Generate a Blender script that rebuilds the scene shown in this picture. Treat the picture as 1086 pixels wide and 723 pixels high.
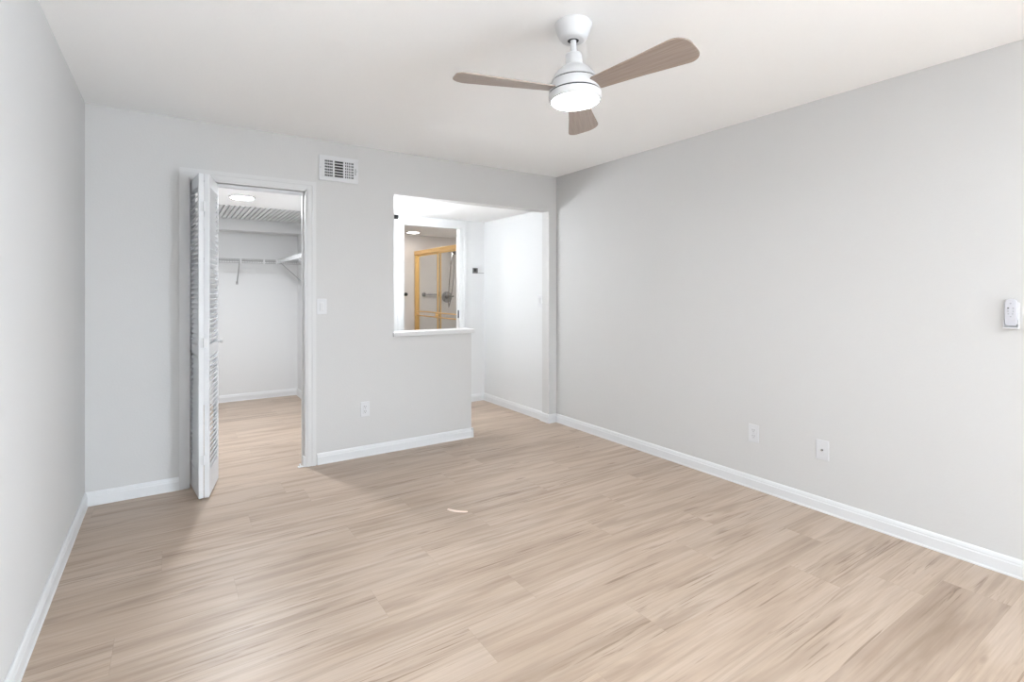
import bpy, bmesh, math, random
from mathutils import Vector, Matrix

random.seed(7)
for o in list(bpy.data.objects):
    bpy.data.objects.remove(o, do_unlink=True)
sc = bpy.context.scene
COL = sc.collection

# ------------------------------------------------------------------ camera
cam_d = bpy.data.cameras.new('camera')
cam_d.sensor_width = 36.0
cam_d.lens = 18.0
cam_d.shift_y = -52.5 / 1086.0
cam_d.clip_start = 0.02
cam = bpy.data.objects.new('camera', cam_d)
cam.location = (0, 0, 1.30)
cam.rotation_euler = (math.radians(90), 0, math.radians(-33.69))
COL.objects.link(cam)
sc.camera = cam

# ------------------------------------------------------------------ world, colour
sc.view_settings.view_transform = 'Standard'
sc.view_settings.look = 'None'
sc.view_settings.gamma = 1.0
sc.view_settings.use_curve_mapping = False
sc.view_settings.exposure = 1.45
world = bpy.data.worlds.new('world')
sc.world = world
world.use_nodes = True
world.node_tree.nodes['Background'].inputs[0].default_value = (0.75, 0.87, 1.0, 1)
world.node_tree.nodes['Background'].inputs[1].default_value = 1.3

FAN_L = 42.0
CLOSET_L = 185.0
BATH_L = 13.5
VANITY_L = 51.0

def area_light(name, loc, rot, sx, sy, power, color):
    d = bpy.data.lights.new(name, 'AREA')
    d.shape = 'RECTANGLE'
    d.size = sx
    d.size_y = sy
    d.energy = power
    d.color = color
    o = bpy.data.objects.new(name, d)
    o.location = loc
    o.rotation_euler = rot
    COL.objects.link(o)
    return o

# daylight coming through the glass door in the right wall, behind the camera
area_light('daylight', (3.55, -2.7, 1.15), (math.radians(90), 0, math.radians(90)), 2.0, 2.1, 140, (0.84, 0.955, 1.07))
# added fill lamp outside that door, tilted up to brighten the ceiling
area_light('ceiling_fill', (4.6, -2.7, -0.25), (math.radians(120), 0, math.radians(90)), 3.5, 1.6, 370, (0.88, 0.97, 1.06))

# ------------------------------------------------------------------ materials
def new_mat(name):
    m = bpy.data.materials.new(name)
    m.use_nodes = True
    nt = m.node_tree
    return m, nt, nt.nodes['Principled BSDF']

def plain(name, col, rough=0.5, metal=0.0, bump=0.0, bscale=60.0, var=0.0):
    m, nt, b = new_mat(name)
    b.inputs['Base Color'].default_value = (*col, 1)
    b.inputs['Roughness'].default_value = rough
    b.inputs['Metallic'].default_value = metal
    tc = nt.nodes.new('ShaderNodeTexCoord')
    nz = nt.nodes.new('ShaderNodeTexNoise')
    nz.inputs['Scale'].default_value = bscale
    nz.inputs['Detail'].default_value = 3
    nt.links.new(tc.outputs['Object'], nz.inputs['Vector'])
    if bump > 0:
        bp = nt.nodes.new('ShaderNodeBump')
        bp.inputs['Strength'].default_value = bump
        bp.inputs['Distance'].default_value = 0.002
        nt.links.new(nz.outputs['Fac'], bp.inputs['Height'])
        nt.links.new(bp.outputs['Normal'], b.inputs['Normal'])
    if var > 0:
        mx = nt.nodes.new('ShaderNodeMixRGB')
        mx.inputs['Color1'].default_value = (*[c * (1 - var) for c in col], 1)
        mx.inputs['Color2'].default_value = (*[min(1, c * (1 + var)) for c in col], 1)
        nt.links.new(nz.outputs['Fac'], mx.inputs['Fac'])
        nt.links.new(mx.outputs['Color'], b.inputs['Base Color'])
    return m

M_WALL = plain('wall_paint', (0.63, 0.622, 0.612), 0.75, bump=0.25, bscale=90, var=0.006)
M_WALLW = plain('hall_paint', (0.72, 0.725, 0.725), 0.7, bump=0.25, bscale=90, var=0.006)
M_BATH = plain('bath_paint', (0.70, 0.665, 0.64), 0.6, bump=0.2, bscale=90, var=0.006)
M_CEIL = plain('ceiling_paint', (0.965, 0.967, 0.965), 0.85, bump=0.3, bscale=70, var=0.005)
M_TRIM = plain('trim_paint', (0.73, 0.735, 0.74), 0.35, bump=0.05, bscale=30)
M_CASING = plain('casing_paint', (0.68, 0.675, 0.67), 0.45, bump=0.05, bscale=30)
M_DOOR = plain('door_paint', (0.74, 0.745, 0.755), 0.6)
M_PLATE = plain('plate_plastic', (0.69, 0.69, 0.70), 0.3, bump=0.02)
M_WHITE = plain('white_enamel', (0.70, 0.70, 0.705), 0.28, bump=0.02)
M_WIRE = plain('coated_wire', (0.40, 0.40, 0.40), 0.35)
M_BLACK = plain('black_plastic', (0.015, 0.015, 0.016), 0.4)
M_DARK = plain('recess_shade', (0.04, 0.04, 0.04), 0.8)  # near-black colour put in for the shade inside recesses
M_SLOT = plain('grey_slot', (0.16, 0.155, 0.15), 0.6)
M_CHROME = plain('brushed_chrome', (0.42, 0.42, 0.43), 0.22, metal=1.0)
M_GREY = plain('grey_plastic', (0.42, 0.42, 0.45), 0.45)
M_REMOTE = plain('remote_plastic', (0.60, 0.60, 0.64), 0.4)
M_CHIP = plain('filler_wood', (0.90, 0.74, 0.64), 0.6, var=0.05, bscale=120)

def gold_mat():
    m, nt, b = new_mat('polished_brass')
    b.inputs['Base Color'].default_value = (0.88, 0.61, 0.28, 1)
    b.inputs['Metallic'].default_value = 0.85
    b.inputs['Roughness'].default_value = 0.3
    tc = nt.nodes.new('ShaderNodeTexCoord')
    mp = nt.nodes.new('ShaderNodeMapping')
    mp.inputs['Scale'].default_value = (3, 3, 60)
    nz = nt.nodes.new('ShaderNodeTexNoise')
    nz.inputs['Scale'].default_value = 8
    mr = nt.nodes.new('ShaderNodeMapRange')
    mr.inputs['To Min'].default_value = 0.22
    mr.inputs['To Max'].default_value = 0.4
    nt.links.new(tc.outputs['Object'], mp.inputs['Vector'])
    nt.links.new(mp.outputs['Vector'], nz.inputs['Vector'])
    nt.links.new(nz.outputs['Fac'], mr.inputs['Value'])
    nt.links.new(mr.outputs['Result'], b.inputs['Roughness'])
    return m
M_GOLD = gold_mat()

def glass_mat():
    m = bpy.data.materials.new('shower_glass')
    m.use_nodes = True
    nt = m.node_tree
    nt.nodes.clear()
    out = nt.nodes.new('ShaderNodeOutputMaterial')
    tr = nt.nodes.new('ShaderNodeBsdfTransparent')
    tr.inputs['Color'].default_value = (0.93, 0.94, 0.94, 1)
    gl = nt.nodes.new('ShaderNodeBsdfGlossy')
    gl.inputs['Roughness'].default_value = 0.03
    mx = nt.nodes.new('ShaderNodeMixShader')
    mx.inputs[0].default_value = 0.045
    nt.links.new(tr.outputs[0], mx.inputs[1])
    nt.links.new(gl.outputs[0], mx.inputs[2])
    nt.links.new(mx.outputs[0], out.inputs[0])
    return m
M_GLASS = glass_mat()

def lamp_mat(name, col, strength):
    m, nt, b = new_mat(name)
    b.inputs['Base Color'].default_value = (0.9, 0.9, 0.9, 1)
    b.inputs['Emission Color'].default_value = (*col, 1)
    b.inputs['Emission Strength'].default_value = strength
    return m
M_FANLIGHT = lamp_mat('fan_diffuser_glow', (0.94, 0.97, 1.0), FAN_L)
M_CLOSETLIGHT = lamp_mat('closet_diffuser_glow', (0.95, 0.99, 1.04), CLOSET_L)
M_BATHLIGHT = lamp_mat('bath_diffuser_glow', (1.0, 0.95, 0.90), BATH_L)
M_BATHFILL = lamp_mat('bath_fill_glow', (1.0, 0.97, 0.94), BATH_L * 3)  # glow of the two added, unseen bathroom fill lights
M_VANITY = lamp_mat('vanity_globe_glow', (0.94, 0.98, 1.02), VANITY_L)

def blade_mat():
    m, nt, b = new_mat('blade_wood')
    tc = nt.nodes.new('ShaderNodeTexCoord')
    mp = nt.nodes.new('ShaderNodeMapping')
    mp.inputs['Scale'].default_value = (2.5, 60, 20)
    nz = nt.nodes.new('ShaderNodeTexNoise')
    nz.inputs['Scale'].default_value = 2.2
    nz.inputs['Detail'].default_value = 5
    rp = nt.nodes.new('ShaderNodeValToRGB')
    rp.color_ramp.elements[0].position = 0.3
    rp.color_ramp.elements[0].color = (0.29, 0.23, 0.195, 1)
    rp.color_ramp.elements[1].position = 0.7
    rp.color_ramp.elements[1].color = (0.385, 0.315, 0.27, 1)
    nt.links.new(tc.outputs['Object'], mp.inputs['Vector'])
    nt.links.new(mp.outputs['Vector'], nz.inputs['Vector'])
    nt.links.new(nz.outputs['Fac'], rp.inputs['Fac'])
    nt.links.new(rp.outputs['Color'], b.inputs['Base Color'])
    b.inputs['Roughness'].default_value = 0.35
    return m
M_BLADE = blade_mat()

PW = 0.2265   # plank width
PL = 1.235    # plank length

def floor_mat():
    m, nt, b = new_mat('vinyl_plank')
    N, L = nt.nodes, nt.links
    def math_n(op, a, c=None, d=None):
        n = N.new('ShaderNodeMath')
        n.operation = op
        for i, v in enumerate((a, c, d)):
            if v is None:
                continue
            if isinstance(v, (int, float)):
                n.inputs[i].default_value = v
            else:
                L.new(v, n.inputs[i])
        return n.outputs[0]
    uv = N.new('ShaderNodeUVMap'); uv.uv_map = 'plank'
    me = N.new('ShaderNodeUVMap'); me.uv_map = 'meta'
    s1 = N.new('ShaderNodeSeparateXYZ'); L.new(uv.outputs[0], s1.inputs[0])
    s2 = N.new('ShaderNodeSeparateXYZ'); L.new(me.outputs[0], s2.inputs[0])
    x, y = s1.outputs[0], s1.outputs[1]
    r1, r2 = s2.outputs[0], s2.outputs[1]
    def coords(sx, sy, k):
        c = N.new('ShaderNodeCombineXYZ')
        L.new(math_n('MULTIPLY_ADD', x, sx, math_n('MULTIPLY', r1, 31.0 + k)), c.inputs[0])
        L.new(math_n('MULTIPLY_ADD', y, sy, math_n('MULTIPLY', r2, 23.0 + k)), c.inputs[1])
        L.new(math_n('MULTIPLY', r1, 57.0), c.inputs[2])
        return c.outputs[0]
    def noise(vec, scale, detail, rough=0.5, dist=0.0):
        n = N.new('ShaderNodeTexNoise')
        n.inputs['Scale'].default_value = scale
        n.inputs['Detail'].default_value = detail
        n.inputs['Roughness'].default_value = rough
        n.inputs['Distortion'].default_value = dist
        L.new(vec, n.inputs['Vector'])
        return n.outputs['Fac']
    def ramp(f, pts):
        r = N.new('ShaderNodeValToRGB')
        e = r.color_ramp.elements
        while len(e) < len(pts):
            e.new(0.5)
        for i, (p, c) in enumerate(pts):
            e[i].position = p
            e[i].color = (c, c, c, 1) if isinstance(c, (int, float)) else (*c, 1)
        L.new(f, r.inputs[0])
        return r.outputs[0]
    def mix(f, a, c, mode='MIX'):
        n = N.new('ShaderNodeMixRGB')
        n.blend_type = mode
        for i, v in enumerate((f, a, c)):
            if isinstance(v, (int, float)):
                n.inputs[i].default_value = v
            elif isinstance(v, tuple):
                n.inputs[i].default_value = (*v, 1)
            else:
                L.new(v, n.inputs[i])
        return n.outputs[0]
    broad = noise(coords(0.9, 7.0, 0), 1.0, 3.0, 0.5, 1.1)
    base = ramp(broad, [(0.30, (0.405, 0.305, 0.23)), (0.46, (0.49, 0.382, 0.296)), (0.62, (0.53, 0.423, 0.337))])
    fine = noise(coords(3.0, 105.0, 3), 1.0, 4.0, 0.6, 0.2)
    base = mix(0.8, base, ramp(fine, [(0.25, 0.84), (0.7, 1.05)]), 'MULTIPLY')
    # soft wavy growth bands
    band = noise(coords(0.8, 13.0, 7), 1.0, 3.0, 0.55, 1.6)
    base = mix(ramp(band, [(0.50, 0.0), (0.66, 0.6)]), base, (0.33, 0.245, 0.18))
    # thin dark grain lines
    st = noise(coords(1.5, 46.0, 11), 1.0, 3.0, 0.6, 1.6)
    stm = noise(coords(1.6, 5.0, 13), 1.0, 1.0)
    stk = math_n('MULTIPLY', ramp(st, [(0.575, 0.0), (0.66, 1.0)]), ramp(stm, [(0.46, 0.0), (0.60, 0.75)]))
    base = mix(stk, base, (0.22, 0.15, 0.105))
    # small knots
    vo = N.new('ShaderNodeTexVoronoi')
    vo.inputs['Scale'].default_value = 1.0
    L.new(coords(1.8, 8.0, 17), vo.inputs['Vector'])
    kn = ramp(vo.outputs['Distance'], [(0.02, 0.75), (0.10, 0.0)])
    base = mix(kn, base, (0.24, 0.165, 0.115))
    # every plank its own tone
    tone = ramp(r2, [(0.0, (0.84, 0.815, 0.80)), (0.06, (0.955, 0.95, 0.945)), (1.0, (1.03, 1.025, 1.02))])
    base = mix(1.0, base, tone, 'MULTIPLY')
    # joints
    dx = math_n('MINIMUM', x, math_n('SUBTRACT', PL, x))
    dy = math_n('MINIMUM', y, math_n('SUBTRACT', PW, y))
    dd = math_n('MINIMUM', dx, dy)
    gap = ramp(math_n('MULTIPLY', dd, 100.0), [(0.03, 0.32), (0.11, 0.0)])
    base = mix(gap, base, (0.22, 0.16, 0.12))
    L.new(base, b.inputs['Base Color'])
    L.new(ramp(fine, [(0.2, 0.42), (0.8, 0.34)]), b.inputs['Roughness'])
    bp = N.new('ShaderNodeBump')
    bp.inputs['Strength'].default_value = 0.12
    bp.inputs['Distance'].default_value = 0.001
    L.new(fine, bp.inputs['Height'])
    L.new(bp.outputs[0], b.inputs['Normal'])
    b.inputs['Specular IOR Level'].default_value = 0.4
    return m
M_FLOOR = floor_mat()

# ------------------------------------------------------------------ helpers
def put(name, bm, mat, parent=None, smooth=False, bevel=0.0):
    bmesh.ops.recalc_face_normals(bm, faces=bm.faces[:])
    me = bpy.data.meshes.new(name)
    bm.to_mesh(me)
    bm.free()
    me.materials.append(mat)
    o = bpy.data.objects.new(name, me)
    COL.objects.link(o)
    if parent is not None:
        o.parent = parent
    if smooth:
        for p in me.polygons:
            p.use_smooth = True
        try:
            me.set_sharp_from_angle(angle=math.radians(35))
        except Exception:
            pass
    if bevel > 0:
        b = o.modifiers.new('bevel', 'BEVEL')
        b.width = bevel
        b.segments = 2
        b.limit_method = 'ANGLE'
    return o

def structure(name, bm, mat, **k):
    o = put(name, bm, mat, **k)
    o['kind'] = 'structure'
    return o

def thing(name, label, cat, loc=(0, 0, 0), rot=(0, 0, 0), group=None):
    o = bpy.data.objects.new(name, None)
    o.empty_display_size = 0.05
    COL.objects.link(o)
    o.location = loc
    o.rotation_euler = rot
    tag(o, label, cat, group)
    return o

def tag(o, label, cat, group=None):
    o['label'] = label
    o['category'] = cat
    if group:
        o['group'] = group
    return o

def B():
    return bmesh.new()

def box(bm, x0, x1, y0, y1, z0, z1, mat=None):
    vs = [bm.verts.new(p) for p in ((x0, y0, z0), (x1, y0, z0), (x1, y1, z0), (x0, y1, z0),
                                    (x0, y0, z1), (x1, y0, z1), (x1, y1, z1), (x0, y1, z1))]
    if mat is not None:
        for v in vs:
            v.co = mat @ v.co
    for f in ((0, 3, 2, 1), (4, 5, 6, 7), (0, 1, 5, 4), (1, 2, 6, 5), (2, 3, 7, 6), (3, 0, 4, 7)):
        bm.faces.new([vs[i] for i in f])
    return bm

def prism(bm, prof, a, b, out):
    """profile [(offset, z)] swept from floor point a to b; offset runs towards 'out'"""
    a, b, out = Vector((*a, 0)), Vector((*b, 0)), Vector((*out, 0))
    r0 = [bm.verts.new(a + out * p + Vector((0, 0, z))) for p, z in prof]
    r1 = [bm.verts.new(b + out * p + Vector((0, 0, z))) for p, z in prof]
    n = len(prof)
    for i in range(n):
        j = (i + 1) % n
        bm.faces.new((r0[i], r0[j], r1[j], r1[i]))
    bm.faces.new(r0)
    bm.faces.new(r1[::-1])

def lathe(bm, prof, seg=48, c=(0, 0, 0), axis='z', caps=True):
    rings = []
    for r, z in prof:
        ring = []
        for i in range(seg):
            a = 2 * math.pi * i / seg
            p = (r * math.cos(a), r * math.sin(a), z)
            if axis == 'x':
                p = (z, p[0], p[1])
            elif axis == 'y':
                p = (p[0], z, p[1])
            ring.append(bm.verts.new((p[0] + c[0], p[1] + c[1], p[2] + c[2])))
        rings.append(ring)
    for a, b in zip(rings, rings[1:]):
        for i in range(seg):
            j = (i + 1) % seg
            bm.faces.new((a[i], a[j], b[j], b[i]))
    if caps:
        bm.faces.new(rings[0])
        bm.faces.new(rings[-1][::-1])
    return bm

def tube(bm, pts, r, seg=8):
    pts = [Vector(p) for p in pts]
    rings = []
    up = Vector((0, 0, 1))
    for i, p in enumerate(pts):
        t = (pts[min(i + 1, len(pts) - 1)] - pts[max(i - 1, 0)]).normalized()
        u = up if abs(t.dot(up)) < 0.95 else Vector((1, 0, 0))
        n = t.cross(u).normalized()
        bb = t.cross(n).normalized()
        rings.append([bm.verts.new(p + n * (r * math.cos(2 * math.pi * k / seg)) + bb * (r * math.sin(2 * math.pi * k / seg))) for k in range(seg)])
    for a, b in zip(rings, rings[1:]):
        for i in range(seg):
            j = (i + 1) % seg
            bm.faces.new((a[i], a[j], b[j], b[i]))
    bm.faces.new(rings[0])
    bm.faces.new(rings[-1][::-1])
    return bm

# ------------------------------------------------------------------ room dimensions
XL, XR = -0.432, 3.206
YB, YF = 4.01, -4.0
H, HL = 2.44, 2.13
T = 0.11
CX0, CX1, CZ = 0.094, 0.842, 2.055          # closet opening
PX0, PX1, PZ, HZ = 1.517, 2.236, 0.93, 2.093  # pass-through
SX = 3.112                                   # stub edge
CLX, CLY = 1.33, 6.87                        # closet
HLX0, HLX1, HLY = 1.45, 3.132, 5.30          # hall
BX1, BY = 3.82, 7.10                         # bathroom

# floor: planks running along x
def build_floor():
    bm = B()
    uv1 = bm.loops.layers.uv.new('plank')
    uv2 = bm.loops.layers.uv.new('meta')
    joints = {0: 2.89, 3: 1.577, 4: 2.19, 5: 2.525, 6: 0.725, 7: 2.295, 8: 0.239, 9: 0.813, 10: 1.20, 11: 1.61, 12: 0.728}
    tones = {(0, 0): 0.25}
    x0, x1 = XL - 0.05, BX1 + 0.05
    rnd = random.Random(11)
    y_start = 0.615
    k0 = int(math.floor((YF - 0.3 - y_start) / PW))
    k1 = int(math.ceil((7.15 - y_start) / PW))
    for k in range(k0, k1):
        ya, yb = y_start + k * PW, y_start + (k + 1) * PW
        j = joints.get(k, rnd.uniform(0, PL))
        n = math.floor((x0 - j) / PL)
        while j + n * PL < x1:
            s = j + n * PL
            a, b = max(s, x0), min(s + PL, x1)
            ra, rb = rnd.random(), 0.08 + 0.92 * rnd.random()
            if k == 0 and n == -1:
                rb = 0.0
            if b - a > 1e-4:
                vs = [bm.verts.new((x, y, 0)) for x, y in ((a, ya), (b, ya), (b, yb), (a, yb))]
                f = bm.faces.new(vs)
                for lp in f.loops:
                    lp[uv1].uv = (lp.vert.co.x - s, lp.vert.co.y - ya)
                    lp[uv2].uv = (ra, rb)
            n += 1
    ymin, ymax = y_start + k0 * PW, y_start + k1 * PW
    box(bm, x0, x1, ymin, ymax, -0.12, -0.004)
    me = bpy.data.meshes.new('floor')
    bm.to_mesh(me)
    bm.free()
    me.materials.append(M_FLOOR)
    o = bpy.data.objects.new('floor', me)
    COL.objects.link(o)
    o['kind'] = 'structure'
build_floor()

b = B(); box(b, XL - T, XR + 0.1, YF - T, YB, H, H + 0.1)
structure('ceiling', b, M_CEIL)
SLY0, SLY1 = 5.60, 6.62
b = B()
box(b, XL - T, BX1 + T, YB + T, SLY0, HL, HL + 0.1)
box(b, CLX, BX1 + T, SLY0, BY + T, HL, HL + 0.1)
structure('ceiling_lower', b, M_CEIL)
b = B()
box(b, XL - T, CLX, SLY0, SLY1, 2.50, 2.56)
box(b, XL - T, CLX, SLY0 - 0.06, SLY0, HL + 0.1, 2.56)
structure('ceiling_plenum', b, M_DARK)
b = B(); box(b, XL, CLX, SLY1, CLY, 2.0, 2.5)
structure('ceiling_soffit', b, M_WALLW)

b = B()
box(b, XL - T, CX0, YB, YB + T, 0, H)
box(b, CX0, CX1, YB, YB + T, CZ, H)
box(b, CX1, PX0, YB, YB + T, 0, H)
box(b, PX0, PX1, YB, YB + T, 0, PZ)
box(b, PX0, SX, YB, YB + T, HZ, H)
box(b, SX, XR + 0.1, YB, YB + T, 0, H)
structure('wall_back', b, M_WALL)
b = B(); box(b, XL - T, XL, YF - T, YB, 0, H)
structure('wall_left', b, M_WALL)
b = B()
WY0, WY1, WZ = -3.7, -1.7, 2.1
box(b, XR, XR + 0.1, YF - T, WY0, 0, H)
box(b, XR, XR + 0.1, WY1, YB, 0, H)
box(b, XR, XR + 0.1, WY0, WY1, WZ, H)
structure('wall_right', b, M_WALL)
b = B(); box(b, XL, XR, YF - T, YF, 0, H)
structure('wall_rear', b, M_WALL)
b = B(); box(b, XL - T, XL, YB + T, CLY + T, 0, HL)
structure('wall_closet_left', b, M_WALLW)
b = B(); box(b, XL, CLX, CLY, CLY + T, 0, 2.5)
structure('wall_closet_back', b, M_WALLW)
b = B(); box(b, CLX, HLX0, YB + T, BY, 0, HL)
structure('wall_closet_right', b, M_WALLW)
b = B(); box(b, HLX1, HLX1 + T, YB + T, HLY, 0, HL)
structure('wall_hall_right', b, M_WALLW)
DX0, DX1, DZ, DT = 2.103, 2.812, 2.043, 0.072
b = B()
box(b, HLX0, DX0, HLY, HLY + DT, 0, HL)
box(b, DX1, BX1, HLY, HLY + DT, 0, HL)
box(b, DX0, DX1, HLY, HLY + DT, DZ, HL)
structure('wall_hall_back', b, M_WALLW)
b = B(); box(b, CLX, BX1 + T, BY, BY + T, 0, HL)
structure('wall_bathroom_back', b, M_BATH)
b = B(); box(b, BX1, BX1 + T, HLY, BY, 0, HL)
structure('wall_bathroom_right', b, M_BATH)

# glass door frame behind the camera
b = B()
for y in (WY0, (WY0 + WY1) / 2 - 0.03, WY1 - 0.05):
    box(b, XR + 0.03, XR + 0.09, y, y + 0.05, 0, WZ)
box(b, XR + 0.03, XR + 0.09, WY0, WY1, WZ - 0.05, WZ)
structure('window_1', b, M_TRIM)

# baseboards
PROF = [(0, 0), (0.017, 0), (0.017, 0.006), (0.014, 0.012), (0.014, 0.056), (0.011, 0.062), (0.011, 0.068), (0.008, 0.078), (0.004, 0.084), (0, 0.084)]
def base(name, runs):
    b = B()
    for a, c, o in runs:
        prism(b, PROF, a, c, o)
    structure(name, b, M_TRIM)
base('baseboard_left', [((XL, YF), (XL, YB), (1, 0))])
base('baseboard_right', [((XR, WY1), (XR, YB), (-1, 0))])
base('baseboard_back', [((XL, YB), (0.046, YB), (0, -1))])
base('baseboard_middle', [((0.913, YB), (PX1 + 0.017, YB), (0, -1)), ((PX1, YB - 0.017), (PX1, YB + T), (1, 0))])
base('baseboard_stub', [((SX - 0.017, YB), (XR, YB), (0, -1)), ((SX, YB - 0.017), (SX, YB + T + 0.017), (-1, 0))])
base('baseboard_closet', [((XL, CLY), (CLX, CLY), (0, -1)), ((CLX, YB + T), (CLX, CLY), (-1, 0))])
base('baseboard_hall', [((HLX1, YB + T), (HLX1, HLY), (-1, 0)), ((2.885, HLY), (HLX1, HLY), (0, -1))])

# door casings (profile stays in one mesh per opening)
def casing(name, x0, x1, zt, w, yf, ext_l=None, mat=M_TRIM):
    """x0,x1 opening edges; yf wall face; casing goes round the head"""
    b = B()
    wl = ext_l or w
    for (t, i0, i1) in ((0.010, 0.0, 1.0), (0.015, 0.55, 0.97), (0.013, 0.12, 0.3)):
        box(b, x0 - wl * i1, x0 - wl * i0, yf - t, yf, 0, zt + w * i1)
        box(b, x1 + w * i0, x1 + w * i1, yf - t, yf, 0, zt + w * i1)
        box(b, x0 - wl * i0, x1 + w * i0, yf - t, yf, zt + w * i0, zt + w * i1)
    return structure(name, b, mat)
casing('trim_1', CX0 + 0.006, CX1 - 0.002, CZ - 0.004, 0.066, YB, ext_l=0.054, mat=M_CASING)
b = B()   # jamb lining of the closet opening
box(b, CX0, CX0 + 0.012, YB - 0.004, YB + T + 0.004, 0, CZ)
box(b, CX1 - 0.012, CX1, YB - 0.004, YB + T + 0.004, 0, CZ)
box(b, CX0, CX1, YB - 0.004, YB + T + 0.004, CZ - 0.012, CZ)
box(b, CX1 - 0.022, CX1 - 0.012, YB + 0.055, YB + 0.085, 0, CZ - 0.012)
structure('trim_2', b, M_CASING)
casing('trim_3', DX0 + 0.004, DX1 - 0.004, DZ - 0.004, 0.078, HLY, ext_l=0.062)
b = B()   # jamb lining of the bathroom opening with its stops
box(b, DX0, DX0 + 0.015, HLY - 0.004, HLY + DT + 0.004, 0, DZ)
box(b, DX1 - 0.015, DX1, HLY - 0.004, HLY + DT + 0.004, 0, DZ)
box(b, DX0, DX1, HLY - 0.004, HLY + DT + 0.004, DZ - 0.015, DZ)
box(b, DX1 - 0.020, DX1 - 0.015, HLY + 0.045, HLY + 0.065, 0, DZ - 0.015)
jl = structure('trim_4', b, M_TRIM)
b = B(); box(b, DX1 - 0.019, DX1 - 0.0145, HLY + 0.008, HLY + 0.034, 0.99, 1.08)
put('strike_plate', b, M_BLACK, jl)
# sill cap on the half wall
b = B()
box(b, PX0 - 0.012, PX0, YB - 0.03, YB, 0.932, 0.967)
box(b, PX0, PX1 + 0.02, YB - 0.03, YB + T + 0.03, 0.932, 0.967)
structure('trim_5', b, M_CASING, bevel=0.003)

# ------------------------------------------------------------------ ceiling fan
FX, FY = 1.390 * 1.029, 1.627 * 1.029
fan = thing('ceiling_fan', 'white three-blade ceiling fan with taupe wood blades and a lit round lamp', 'ceiling fan', (FX, FY, H))
b = B(); lathe(b, [(0.078, 0), (0.080, -0.003), (0.079, -0.008), (0.070, -0.036), (0.060, -0.058), (0.053, -0.067), (0.044, -0.071), (0.024, -0.071), (0.024, -0.05)], 56)
put('canopy', b, M_WHITE, fan, smooth=True)
b = B(); lathe(b, [(0.0165, -0.06), (0.023, -0.086), (0.0265, -0.097), (0.023, -0.1005), (0.0135, -0.101)], 32)
put('hanger_ball', b, M_BLACK, fan, smooth=True)
b = B(); lathe(b, [(0.0125, -0.07), (0.0125, -0.185)], 24)
put('downrod', b, M_WHITE, fan, smooth=True)
b = B(); lathe(b, [(0.014, -0.155), (0.030, -0.157), (0.034, -0.162), (0.0355, -0.206), (0.039, -0.214)], 40)
put('coupling', b, M_WHITE, fan, smooth=True)
b = B(); lathe(b, [(0.030, -0.204), (0.041, -0.209), (0.055, -0.218), (0.070, -0.231), (0.083, -0.247), (0.091, -0.262), (0.0945, -0.271), (0.09, -0.273)], 64)
put('motor_cover', b, M_WHITE, fan, smooth=True)
b = B(); lathe(b, [(0.086, -0.2695), (0.0905, -0.270), (0.0925, -0.2785), (0.086, -0.279)], 64)
put('trim_ring', b, M_BLACK, fan, smooth=True)
b = B(); lathe(b, [(0.088, -0.277), (0.0965, -0.278), (0.102, -0.291), (0.106, -0.308), (0.1075, -0.3195), (0.104, -0.321)], 64)
put('motor_housing', b, M_WHITE, fan, smooth=True)
b = B(); lathe(b, [(0.100, -0.3195), (0.1045, -0.320), (0.1045, -0.3275), (0.100, -0.328)], 64)
put('trim_ring', b, M_BLACK, fan, smooth=True)
b = B(); lathe(b, [(0.100, -0.326), (0.1085, -0.327), (0.1095, -0.334), (0.108, -0.346), (0.1045, -0.353), (0.1005, -0.357), (0.0975, -0.3575), (0.096, -0.355), (0.0955, -0.345)], 64)
put('light_rim', b, M_WHITE, fan, smooth=True)
b = B(); lathe(b, [(0.0955, -0.347), (0.0956, -0.3545), (0.090, -0.3555), (0.060, -0.3562), (0.01, -0.3565)], 64)
put('light_diffuser', b, M_FANLIGHT, fan, smooth=True)

# the fan hangs a touch out of plumb on its ball
TILT = Matrix.Translation((0, 0, -0.06)) @ Matrix.Rotation(math.radians(-2.6), 4, 'X') @ Matrix.Translation((0, 0, 0.06))
def blade_outline(n=14):
    L0, L1 = 0.095, 0.522
    w0, w1 = 0.040, 0.080
    top, bot = [], []
    def arc(cx, cy, r, a0, a1, k=8):
        return [(cx + r * math.cos(a0 + (a1 - a0) * i / k), cy + r * math.sin(a0 + (a1 - a0) * i / k)) for i in range(k + 1)]
    r1, r2 = 0.046, 0.062
    pts = [(L0, -w0 + 0.006), (L0 + 0.015, -w0 - 0.002), (L0 + 0.2, -0.058)]
    pts += arc(L1 - r2, -w1 + r2 + 0.004, r2, -math.pi / 2 - 0.08, -0.06)
    pts += arc(L1 - r1, w1 - r1, r1, 0.06, math.pi / 2 + 0.08)
    pts += [(L0 + 0.2, 0.058), (L0 + 0.015, w0 + 0.002), (L0, w0 - 0.006)]
    return pts
def blade_bm(pitch):
    b = B()
    th = 0.0032
    pts = blade_outline()
    R = Matrix.Rotation(math.radians(pitch), 4, 'X')
    up = [b.verts.new(R @ Vector((x, y, th))) for x, y in pts]
    dn = [b.verts.new(R @ Vector((x, y, -th))) for x, y in pts]
    b.faces.new(up)
    b.faces.new(dn[::-1])
    n = len(pts)
    for i in range(n):
        j = (i + 1) % n
        b.faces.new((up[i], dn[i], dn[j], up[j]))
    return b
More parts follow.
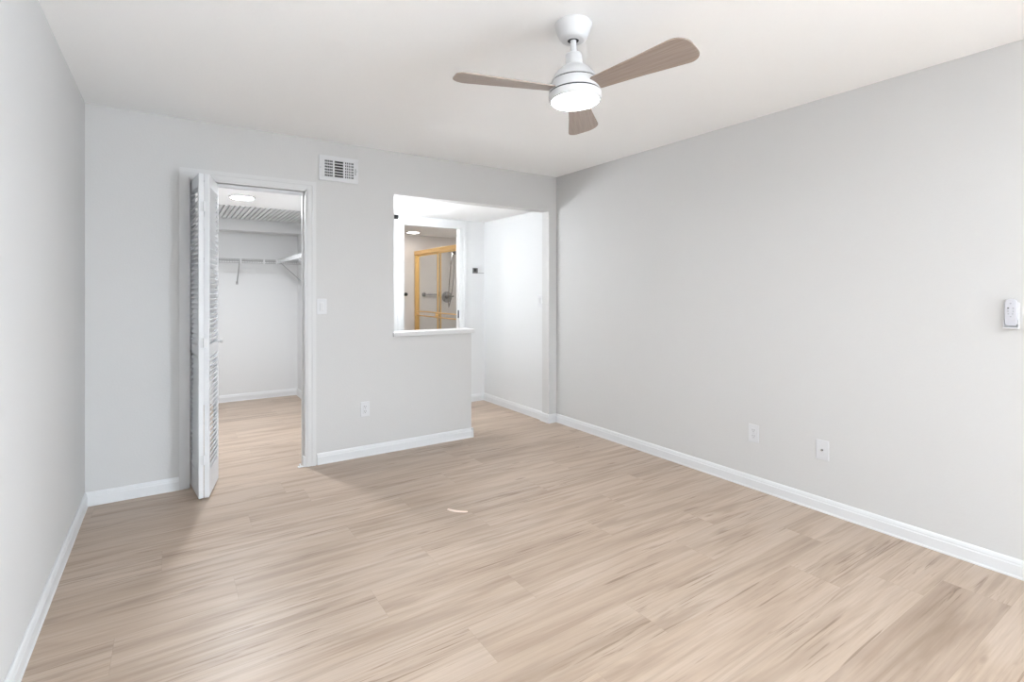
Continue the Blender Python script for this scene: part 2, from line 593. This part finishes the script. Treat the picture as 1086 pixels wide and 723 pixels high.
# angle of the far blade (behind the lamp), measured in the room
for k in range(3):
    ang = math.radians(43.9) - math.radians(120) * k
    bl = put('blade', blade_bm(-11.5), M_BLADE, fan, bevel=0.0015)
    bl.matrix_local = TILT @ Matrix.Translation((0, 0, -0.286)) @ Matrix.Rotation(ang, 4, 'Z')
for o in fan.children:
    if o.name.split('.')[0] not in ('canopy', 'blade'):
        o.matrix_local = TILT @ Matrix.Translation((0, 0, 0.033)) @ Matrix.Scale(1.029, 4)

# ------------------------------------------------------------------ bifold closet door
def louver_panel(b, W, Z0, Z1, th):
    st, rail_t, rail_m, rail_b = 0.034, 0.075, 0.07, 0.16
    zm = 0.93
    box(b, 0, st, -th / 2, th / 2, Z0, Z1)
    box(b, W - st, W, -th / 2, th / 2, Z0, Z1)
    box(b, st, W - st, -th / 2, th / 2, Z0, Z0 + rail_b)
    box(b, st, W - st, -th / 2, th / 2, zm - rail_m / 2, zm + rail_m / 2)
    box(b, st, W - st, -th / 2, th / 2, Z1 - rail_t, Z1)
def louver_slats(b, W, Z0, Z1, th):
    st, rail_t, rail_m, rail_b = 0.034, 0.075, 0.07, 0.16
    zm = 0.93
    for za, zb in ((Z0 + rail_b, zm - rail_m / 2), (zm + rail_m / 2, Z1 - rail_t)):
        n = int(round((zb - za) / 0.0325))
        for i in range(n):
            z = za + (i + 0.5) * (zb - za) / n
            m = Matrix.Translation((0, 0, z)) @ Matrix.Rotation(math.radians(50), 4, 'X')
            box(b, st - 0.004, W - st + 0.004, -0.0195, 0.0195, -0.003, 0.003, m)
door = thing('door_1', 'white louvered bifold closet door folded open into the bedroom', 'door', (0.128, 4.065, 0))
door['kind'] = 'structure'
ZA, ZB, TH, PWD = 0.012, 2.034, 0.027, 0.352
def panel(p, q, flip):
    """p far end, q near end in room coordinates"""
    d = Vector((q[0] - p[0], q[1] - p[1], 0))
    W = d.length
    b = B(); louver_panel(b, W, ZA, ZB, TH)
    o = put('door_panel', b, M_DOOR, door, bevel=0.0015)
    o.location = (p[0] - 0.128, p[1] - 4.065, 0)
    o.rotation_euler = (0, 0, math.atan2(d.y, d.x))
    b = B(); louver_slats(b, W, ZA, ZB, TH)
    put('louvers', b, M_DOOR, o)
    return o, W
pa, WA = panel((0.1215, 4.065), (0.1575, 3.722), False)
pb, WB = panel((0.262, 4.075), (0.187, 3.722), True)
# hinges between the two leaves
for z in (0.25, 0.98, 1.83):
    b = B()
    tube(b, [(0.172 - 0.128, 3.7155 - 4.065, z - 0.03), (0.172 - 0.128, 3.7155 - 4.065, z + 0.03)], 0.0045)
    box(b, 0.155 - 0.128, 0.190 - 0.128, 3.716 - 4.065, 3.7215 - 4.065, z - 0.03, z + 0.03)
    put('hinge', b, M_WHITE, door)
# pull knob on the second leaf (side facing into the opening)
b = B(); lathe(b, [(0.006, 0), (0.006, 0.012), (0.013, 0.018), (0.014, 0.026), (0.009, 0.031)], 20, axis='y')
kn = put('knob', b, M_WHITE, pb, smooth=True)
kn.location = (0.03, TH / 2 - 0.001, 0.96)
# top track and floor bracket
b = B()
box(b, CX0 + 0.012, CX1 - 0.012, YB + 0.035, YB + 0.039, CZ - 0.034, CZ - 0.012)
box(b, CX0 + 0.012, CX1 - 0.012, YB + 0.075, YB + 0.079, CZ - 0.034, CZ - 0.012)
box(b, CX0 + 0.012, CX1 - 0.012, YB + 0.035, YB + 0.079, CZ - 0.015, CZ - 0.012)
tk = put('door_track', b, M_TRIM)
tag(tk, 'white metal track under the closet door head', 'door track')
b = B()
box(b, 0.782, 0.830, YB + 0.0, YB + 0.035, 0, 0.005)
box(b, 0.818, 0.8295, YB + 0.0, YB + 0.035, 0, 0.075)
lathe(b, [(0.006, 0), (0.006, 0.02), (0.004, 0.024)], 12, c=(0.797, YB + 0.017, 0.0))
fb = put('floor_bracket', b, M_TRIM, bevel=0.001)
tag(fb, 'small white pivot bracket on the floor at the right foot of the closet opening', 'bracket')

# ------------------------------------------------------------------ closet ceiling slats, light, shelves
b = B()
x = XL + 0.01
while x < CLX - 0.03:
    box(b, x, x + 0.034, SLY0 + 0.003, SLY1 - 0.012, HL - 0.004, HL + 0.05)
    x += 0.0450
sl = put('slatted_panel', b, M_TRIM)
tag(sl, 'white slatted panel set in the closet ceiling', 'ceiling panel')

def disc_light(name, label, x, y, r, mat, group=None):
    t = thing(name, label, 'ceiling light', (x, y, HL))
    b = B(); lathe(b, [(r + 0.018, 0), (r + 0.018, -0.005), (r + 0.004, -0.010), (r, -0.010), (r, -0.006)], 48, caps=False)
    put('trim_ring', b, M_WHITE, t, smooth=True)
    b = B(); lathe(b, [(r, -0.001), (r, -0.009), (r * 0.9, -0.012), (r * 0.6, -0.015), (r * 0.3, -0.017), (0.004, -0.0175)], 48)
    put('diffuser', b, mat, t, smooth=True)
disc_light('downlight', 'lit round ceiling light in the closet', 0.524, 5.06, 0.088, M_CLOSETLIGHT)
disc_light('downlight', 'lit round ceiling light in the bathroom above the gold shower door', 2.82, 6.72, 0.082, M_BATHLIGHT)
disc_light('downlight', 'unseen round fill light added to the bathroom ceiling just inside the doorway', 2.40, 5.78, 0.082, M_BATHFILL)  # added out of view to fill the bathroom with light
disc_light('downlight', 'unseen round fill light added over the tub inside the shower', 3.45, 6.15, 0.082, M_BATHFILL)  # unseen extra lamp, added to brighten the shower

def wire_shelf(name, label, origin, rot, length, depth=0.30):
    """local: x along wall, y out of wall (0 wall, depth lip)"""
    t = thing(name, label, 'shelf', origin, (0, 0, rot), 'wire closet shelves')
    b = B()
    n = int(length / 0.0254)
    for i in range(n):
        x = 0.01 + i * 0.0254
        tube(b, [(x, 0.004, 0), (x, depth, 0), (x, depth + 0.004, -0.004), (x, depth + 0.004, -0.040)], 0.0018, 5)
    put('deck_wires', b, M_WIRE, t)
    for (y, z) in ((0.006, -0.004), (depth * 0.5, -0.004), (depth + 0.002, 0.001), (depth + 0.004, -0.042)):
        b = B(); tube(b, [(0.0, y, z), (length, y, z)], 0.0036, 8)
        put('rail', b, M_WIRE, t)
    return t
SZ = 1.668
# back shelf: local x runs towards -x of the room so that y points at the viewer
LB = CLX - XL - 0.01
ws = wire_shelf('wire_shelf', 'white wire shelf running across the back wall of the closet', (CLX - 0.005, CLY, SZ), math.pi, LB)
# side shelf on the closet's right wall: local y must point to -x
LS = 6.53 - 4.45
ws2 = wire_shelf('wire_shelf', 'white wire shelf along the right wall of the closet', (CLX, 6.53 - LS, SZ), math.pi / 2, LS, 0.285)
def brace(parent, x, depth):
    b = B()
    tube(b, [(x, depth - 0.01, -0.012), (x, depth - 0.025, -0.03), (x, 0.012, -0.262)], 0.0062, 8)
    box(b, x - 0.012, x + 0.012, 0.0, 0.010, -0.285, -0.25)
    put('brace', b, M_WIRE, parent)
for x in (CLX - 0.005 - 0.655, CLX + 0.3):
    brace(ws, x, 0.30)
for x in (LS - 0.03, LS - 1.0, 0.25):
    brace(ws2, x, 0.285)
# lip clips
for x in (0.42, 0.66, 0.98):
    b = B(); box(b, x - 0.009, x + 0.009, 0.297, 0.311, -0.046, 0.006)
    put('clip', b, M_WHITE, ws, bevel=0.002)
b = B(); box(b, LS - 0.020, LS + 0.012, 0.270, 0.300, -0.048, 0.010)
put('corner_connector', b, M_WHITE, ws2, bevel=0.003)

# ------------------------------------------------------------------ air vent
def vent():
    x0, x1, z0, z1 = 0.926, 1.222, 2.140, 2.330
    cx, cz = (x0 + x1) / 2, (z0 + z1) / 2
    t = thing('air_vent', 'white metal air register with three louvered bays above the closet corner', 'air vent', (cx, YB, cz))
    hw, hh = (x1 - x0) / 2, (z1 - z0) / 2
    b = B()
    y0, y1 = -0.010, 0.0
    fw = 0.038
    ix, iz = hw - fw, hh - 0.030
    box(b, -hw, hw, y0, y1, iz, hh)
    box(b, -hw, hw, y0, y1, -hh, -iz)
    box(b, -hw, -ix + 0.005, y0, y1, -iz, iz)
    box(b, ix, hw, y0, y1, -iz, iz)
    m1, m2 = -0.040, 0.040
    for m in (m1, m2):
        box(b, m - 0.007, m + 0.007, y0, y1, -iz, iz)
    put('face_frame', b, M_PLATE, t, bevel=0.002)
    b = B(); box(b, -ix - 0.004, ix + 0.004, -0.0012, -0.0004, -iz - 0.002, iz + 0.002)
    put('dark_backing', b, M_DARK, t)  # dark sheet painting in the shade behind the louvers
    n = 6
    bays = ((-ix + 0.005, m1 - 0.007), (m1 + 0.007, m2 - 0.007), (m2 + 0.007, ix))
    for q, (a, c) in enumerate(bays):
        b = B()
        for i in range(n + 1):
            z = -iz + (i) * (2 * iz) / n
            mt = Matrix.Translation((0, -0.006, z)) @ Matrix.Rotation(math.radians(25 if q == 1 else 8), 4, 'X')
            box(b, a - 0.001, c + 0.001, -0.0035, 0.0035, -0.0034, 0.0034, mt)
        if q != 1:
            k = 5
            for i in range(1, k):
                xx = a + (c - a) * i / k
                box(b, xx - (0.0012 if q == 0 else 0.0028), xx + (0.0012 if q == 0 else 0.0028), -0.0045, -0.002, -iz, iz)
        put('louvers', b, M_PLATE, t)
    b = B(); box(b, hw - 0.025, hw - 0.021, -0.0125, -0.0098, -0.030, 0.018)
    put('damper_lever', b, M_SLOT, t)
    for sx in (-1, 1):
        b = B(); lathe(b, [(0.0035, 0), (0.0035, -0.0015), (0.002, -0.002)], 12, c=(sx * (hw - 0.011), -0.010, 0), axis='y')
        put('screw', b, M_GREY, t)
vent()

# ------------------------------------------------------------------ wall plates
def plate(t, w=0.072, h=0.117):
    b = B()
    box(b, -w / 2, w / 2, -0.005, 0, -h / 2, h / 2)
    o = put('cover_plate', b, M_PLATE, t, bevel=0.003)
def outlet(label, loc, rz):
    t = thing('wall_outlet', label, 'electrical outlet', loc, (0, 0, rz))
    plate(t)
    b = B(); box(b, -0.0165, 0.0165, -0.0072, -0.004, -0.034, 0.034)
    put('receptacle', b, M_PLATE, t, bevel=0.0015)
    b = B()
    for zc in (-0.019, 0.019):
        for xs in (-0.0065, 0.0065):
            box(b, xs - 0.0013, xs + 0.0013, -0.0078, -0.0068, zc - 0.001, zc + 0.009)
        lathe(b, [(0.0028, -0.0078), (0.0028, -0.0068)], 10, c=(0, 0, zc - 0.008), axis='y')
    put('slots', b, M_SLOT, t)
    b = B(); lathe(b, [(0.0022, -0.0082), (0.0022, -0.007)], 10, axis='y')
    put('screw', b, M_GREY, t)
    return t
RZ = -math.pi / 2      # local -y faces the room's -x
outlet('white outlet low on the right wall, farther from camera', (XR, 1.927, 0.364), RZ)
outlet('white outlet low on the back wall beside the closet doorway', (1.277, YB, 0.372), 0)
t = thing('cable_wall_plate', 'white coaxial plate low on the right wall', 'wall plate', (XR, 1.4995, 0.364), (0, 0, RZ))
plate(t)
b = B(); lathe(b, [(0.0065, -0.004), (0.0065, -0.008), (0.0045, -0.008), (0.0045, -0.015), (0.002, -0.015)], 14, axis='y')
put('connector', b, M_CHROME, t, smooth=True)
def rocker(t, x=0.0):
    b = B()
    box(b, x - 0.0165, x + 0.0165, -0.0065, -0.004, -0.034, 0.034)
    put('switch_frame', b, M_PLATE, t, bevel=0.001)
    m = Matrix.Translation((x, -0.008, 0)) @ Matrix.Rotation(math.radians(5), 4, 'X')
    b = B(); box(b, -0.0125, 0.0125, -0.0035, 0.0025, -0.029, 0.029, m)
    put('rocker', b, M_WHITE, t, bevel=0.001)
t = thing('light_switch', 'white single rocker switch beside the closet doorway', 'light switch', (0.947, YB, 1.186))
plate(t)
rocker(t)
t = thing('light_switch', 'white double light switch on the bright hall side wall', 'light switch', (HLX1, 4.172, 1.205), (0, 0, RZ))
plate(t, 0.100)
rocker(t, -0.022)
rocker(t, 0.022)

# fan remote in its cradle
t = thing('remote_holder', 'white wall cradle holding the fan remote on the right wall', 'remote holder', (XR, 0.681, 1.20), (0, 0, RZ))
b = B()
box(b, -0.026, 0.026, -0.005, 0, -0.070, 0.050)
put('back_plate', b, M_PLATE, t, bevel=0.004)
b = B()
box(b, -0.026, -0.0225, -0.018, -0.004, -0.070, -0.030)
box(b, 0.0225, 0.026, -0.018, -0.004, -0.070, -0.030)
box(b, -0.026, 0.026, -0.026, -0.004, -0.070, -0.064)
box(b, -0.026, 0.026, -0.028, -0.0245, -0.070, -0.063)
put('pocket', b, M_PLATE, t, bevel=0.0015)
t = thing('remote_control', 'light grey fan remote standing in its wall cradle', 'remote control', (XR - 0.0055, 0.681, 1.20), (0, 0, RZ))
b = B()
prof = []
for i in range(9):
    a = math.pi * i / 8
    prof.append((0.0205 * math.cos(a), 0.050 + 0.016 * math.sin(a)))
prof = [(0.0205, -0.050), (0.014, -0.057)][::-1] + prof + [(-0.0205, -0.050), (-0.014, -0.057)]
fr = [b.verts.new((x, -0.017, z)) for x, z in prof]
bk = [b.verts.new((x, 0, z)) for x, z in prof]
b.faces.new(fr)
b.faces.new(bk[::-1])
for i in range(len(prof)):
    j = (i + 1) % len(prof)
    b.faces.new((fr[i], bk[i], bk[j], fr[j]))
put('body', b, M_REMOTE, t, bevel=0.003)
for (x, z, r, m) in ((0, 0.046, 0.0035, M_GREY), (-0.008, 0.024, 0.0036, M_SLOT), (0.009, 0.024, 0.0034, M_GREY), (-0.008, 0.010, 0.003, M_GREY),
                     (0.009, 0.010, 0.003, M_GREY), (-0.007, -0.002, 0.003, M_GREY), (0.007, -0.002, 0.003, M_GREY), (0, -0.014, 0.003, M_GREY)):
    b = B(); lathe(b, [(r, -0.0165), (r, -0.0182), (r * 0.7, -0.0188)], 14, c=(x, 0, z), axis='y')
    put('button', b, m, t)

# ------------------------------------------------------------------ hall items
t = thing('thermostat', 'small dark thermostat on the hall wall right of the bathroom doorway', 'thermostat', (3.002, HLY, 1.546))
b = B(); box(b, -0.035, 0.035, -0.004, 0, -0.034, 0.034)
put('back_plate', b, M_GREY, t, bevel=0.002)
b = B(); box(b, -0.032, 0.030, -0.024, -0.004, -0.030, 0.031)
put('housing', b, M_SLOT, t, bevel=0.004)
b = B(); box(b, -0.026, 0.004, -0.0255, -0.0235, -0.010, 0.024)
put('screen', b, M_BLACK, t)
b = B(); box(b, 0.034, 0.124, -0.006, 0, -0.032, -0.022)
put('cable_cover', b, M_WIRE, t)
b = B()
box(b, -0.035, 0.036, -0.022, 0, -0.020, 0.020)
box(b, 0.012, 0.036, -0.034, -0.02, -0.012, 0.012)
o = put('corner_fitting', b, M_BLACK, bevel=0.003)
o.location = (2.008, HLY, 2.103)
tag(o, 'small dark fitting at the top left corner of the pass-through, under the hall ceiling', 'fitting')

# vanity light on the hall's left wall, the lamp that floods the hall
t = thing('vanity_light', 'white vanity light bar with three lit globes on the hall left wall', 'wall lamp', (HLX0, 4.66, 1.86))
b = B(); box(b, 0, 0.025, -0.28, 0.28, -0.05, 0.05)
put('back_plate', b, M_CHROME, t, bevel=0.004)
for y in (-0.19, 0, 0.19):
    b = B(); lathe(b, [(0.02, 0.02), (0.02, 0.045)], 16, c=(0, y, 0), axis='x')
    put('socket', b, M_CHROME, t)
    b = B(); bmesh.ops.create_uvsphere(b, u_segments=20, v_segments=12, radius=0.048, matrix=Matrix.Translation((0.085, y, 0)))
    put('globe', b, M_VANITY, t, smooth=True)

# ------------------------------------------------------------------ bathroom: shower
SXX = 3.0
sh = thing('shower_enclosure', 'gold framed sliding glass shower door seen through the bathroom doorway', 'shower door', (SXX, 6.3, 0))
Y0s, Y1s = 5.50 - 6.3, BY - 6.3
b = B()
box(b, -0.005, 0.065, Y0s, Y1s, 1.842, 1.892)
box(b, -0.010, 0.065, Y0s, Y1s, 1.884, 1.892)
box(b, -0.010, 0.065, Y0s, Y1s, 1.838, 1.846)
put('header_track', b, M_GOLD, sh, bevel=0.002)
b = B(); box(b, 0.0, 0.065, Y1s - 0.035, Y1s, 0.45, 1.842)
put('wall_jamb', b, M_GOLD, sh, bevel=0.002)
b = B(); box(b, 0.0, 0.065, Y0s, Y0s + 0.035, 0.45, 1.842)
put('wall_jamb', b, M_GOLD, sh, bevel=0.002)
b = B(); box(b, 0.0, 0.065, Y0s, Y1s, 0.42, 0.45)
put('bottom_track', b, M_GOLD, sh, bevel=0.002)
def slide_panel(x, ya, yb, bar_side):
    b = B()
    s = 0.024
    z0, z1 = 0.45, 1.838
    box(b, x, x + 0.018, ya, ya + s, z0, z1)
    box(b, x, x + 0.018, yb - s, yb, z0, z1)
    box(b, x, x + 0.018, ya, yb, z0, z0 + s)
    box(b, x, x + 0.018, ya, yb, z1 - s, z1)
    p = put('sliding_panel', b, M_GOLD, sh, bevel=0.0015)
    b = B(); box(b, x + 0.006, x + 0.011, ya + s * 0.8, yb - s * 0.8, z0 + s * 0.8, z1 - s * 0.8)
    put('glass', b, M_GLASS, p)
    bx = x - 0.030
    b = B()
    for z in (1.012, 0.952):
        tube(b, [(bx, ya + 0.03, z), (bx, yb - 0.03, z)], 0.0085, 10)
    for y in (ya + 0.03, yb - 0.03):
        tube(b, [(bx, y, 0.944), (bx, y, 1.020)], 0.0085, 10)
        tube(b, [(bx, y, 0.982), (x + 0.002, y, 0.982)], 0.011, 10)
    put('towel_bar', b, M_GOLD, p, smooth=True)
slide_panel(0.036, 0.005, Y1s - 0.03, 1)
slide_panel(0.006, Y0s + 0.03, 0.045, 1)
b = B()
box(b, 2.98, 3.08, HLY + 0.12, BY, 0, 0.42)
box(b, 3.08, BX1 - 0.004, HLY + 0.12, BY, 0, 0.10)
o = put('bathtub', b, M_WHITE, bevel=0.01)
tag(o, 'white bathtub under the gold framed shower door', 'bathtub')

t = thing('hand_shower', 'grey hand shower hanging on its hose inside the gold framed shower', 'shower head', (3.565, BY, 1.90))
b = B()
lathe(b, [(0.03, 0), (0.03, -0.008), (0.012, -0.014)], 20, c=(0, 0, 0.03), axis='y')
tube(b, [(0, 0, 0.03), (0, -0.06, 0.05), (0, -0.12, 0.03), (0, -0.15, 0.0)], 0.010, 10)
put('shower_arm', b, M_CHROME, t, smooth=True)
b = B()
pts = [(0.0, -0.145, 0.02), (-0.02, -0.155, -0.02), (-0.035, -0.16, -0.10), (-0.045, -0.16, -0.19)]
tube(b, pts, 0.014, 10)
m = Matrix.Translation((0.015, -0.165, 0.005)) @ Matrix.Rotation(math.radians(-50), 4, 'Y') @ Matrix.Rotation(math.radians(60), 4, 'X')
bb = B(); lathe(bb, [(0.012, 0.035), (0.03, 0.02), (0.047, 0.0), (0.046, -0.012), (0.01, -0.014)], 24)
for v in bb.verts:
    v.co = m @ v.co
bb.to_mesh(tmp := bpy.data.meshes.new('tmp'))
b.from_mesh(tmp)
bb.free()
bpy.data.meshes.remove(tmp)
put('spray_head', b, M_CHROME, t, smooth=True)
b = B()
pts = []
for i in range(33):
    a = i / 32
    if a < 0.5:
        k = a / 0.5
        pts.append((-0.045 - 0.035 * math.sin(k * math.pi * 0.6), -0.15, -0.19 - 0.65 * k ** 0.9))
    else:
        k = (a - 0.5) / 0.5
        pts.append((-0.078 + 0.10 * math.sin(k * math.pi * 0.5), -0.15 + 0.01 * k, -0.84 + 0.83 * k ** 1.15 - 0.03 * math.sin(k * math.pi)))
tube(b, pts, 0.0075, 8)
put('hose', b, M_CHROME, t, smooth=True)
t = thing('shower_valve', 'round chrome shower valve below the hand shower', 'shower valve', (3.53, BY, 1.215))
b = B(); lathe(b, [(0.085, 0), (0.085, -0.006), (0.07, -0.012), (0.03, -0.014)], 36, axis='y')
put('escutcheon', b, M_CHROME, t, smooth=True)
b = B()
lathe(b, [(0.024, -0.012), (0.024, -0.05), (0.018, -0.055)], 20, axis='y')
tube(b, [(0, -0.045, 0), (0.09, -0.055, 0.012)], 0.010, 8)
put('handle', b, M_SLOT, t, smooth=True)
t = thing('grab_bar', 'grey horizontal bar on the shower back wall behind the glass', 'grab bar', (3.27, BY, 1.255))
b = B(); tube(b, [(-0.12, 0, 0), (-0.12, -0.045, 0), (0.12, -0.045, 0), (0.12, 0, 0)], 0.010, 10)
put('bar', b, M_CHROME, t, smooth=True)
for s in (-0.12, 0.12):
    b = B(); lathe(b, [(0.032, 0), (0.032, -0.006), (0.012, -0.012)], 20, c=(s, 0, 0), axis='y')
    put('flange', b, M_CHROME, t, smooth=True)
t = thing('robe_hook', 'small black hook on the bathroom wall left of the gold frame', 'hook', (2.850, BY, 1.258))
b = B(); lathe(b, [(0.024, 0), (0.024, -0.008), (0.012, -0.012), (0.012, -0.035), (0.026, -0.04), (0.026, -0.05), (0.01, -0.054)], 20, axis='y')
put('peg', b, M_BLACK, t, smooth=True)

# ------------------------------------------------------------------ chip on the floor
b = B()
n = 10
ra = []
for i in range(n + 1):
    s = i / n
    x = -0.062 + 0.124 * s
    y = 0.010 * (s - 0.45) ** 2 * 4 + 0.001
    w = 0.0075 * (0.75 + 0.25 * math.sin(math.pi * s)) * (1.15 - 0.3 * s)
    ra.append([b.verts.new((x, y - w, 0.0005)), b.verts.new((x, y + w, 0.0005)), b.verts.new((x, y + w * 0.7, 0.006)), b.verts.new((x, y - w * 0.7, 0.006))])
for p, q in zip(ra, ra[1:]):
    for i in range(4):
        j = (i + 1) % 4
        b.faces.new((p[i], p[j], q[j], q[i]))
b.faces.new(ra[0]); b.faces.new(ra[-1][::-1])
o = put('wood_chip', b, M_CHIP, smooth=True)
o.location = (1.406, 2.697, 0)
o.rotation_euler = (0, 0, math.atan2(2.647 - 2.746, 1.445 - 1.366))
tag(o, 'small pale curved wood offcut lying in the middle of the floor', 'wood chip')
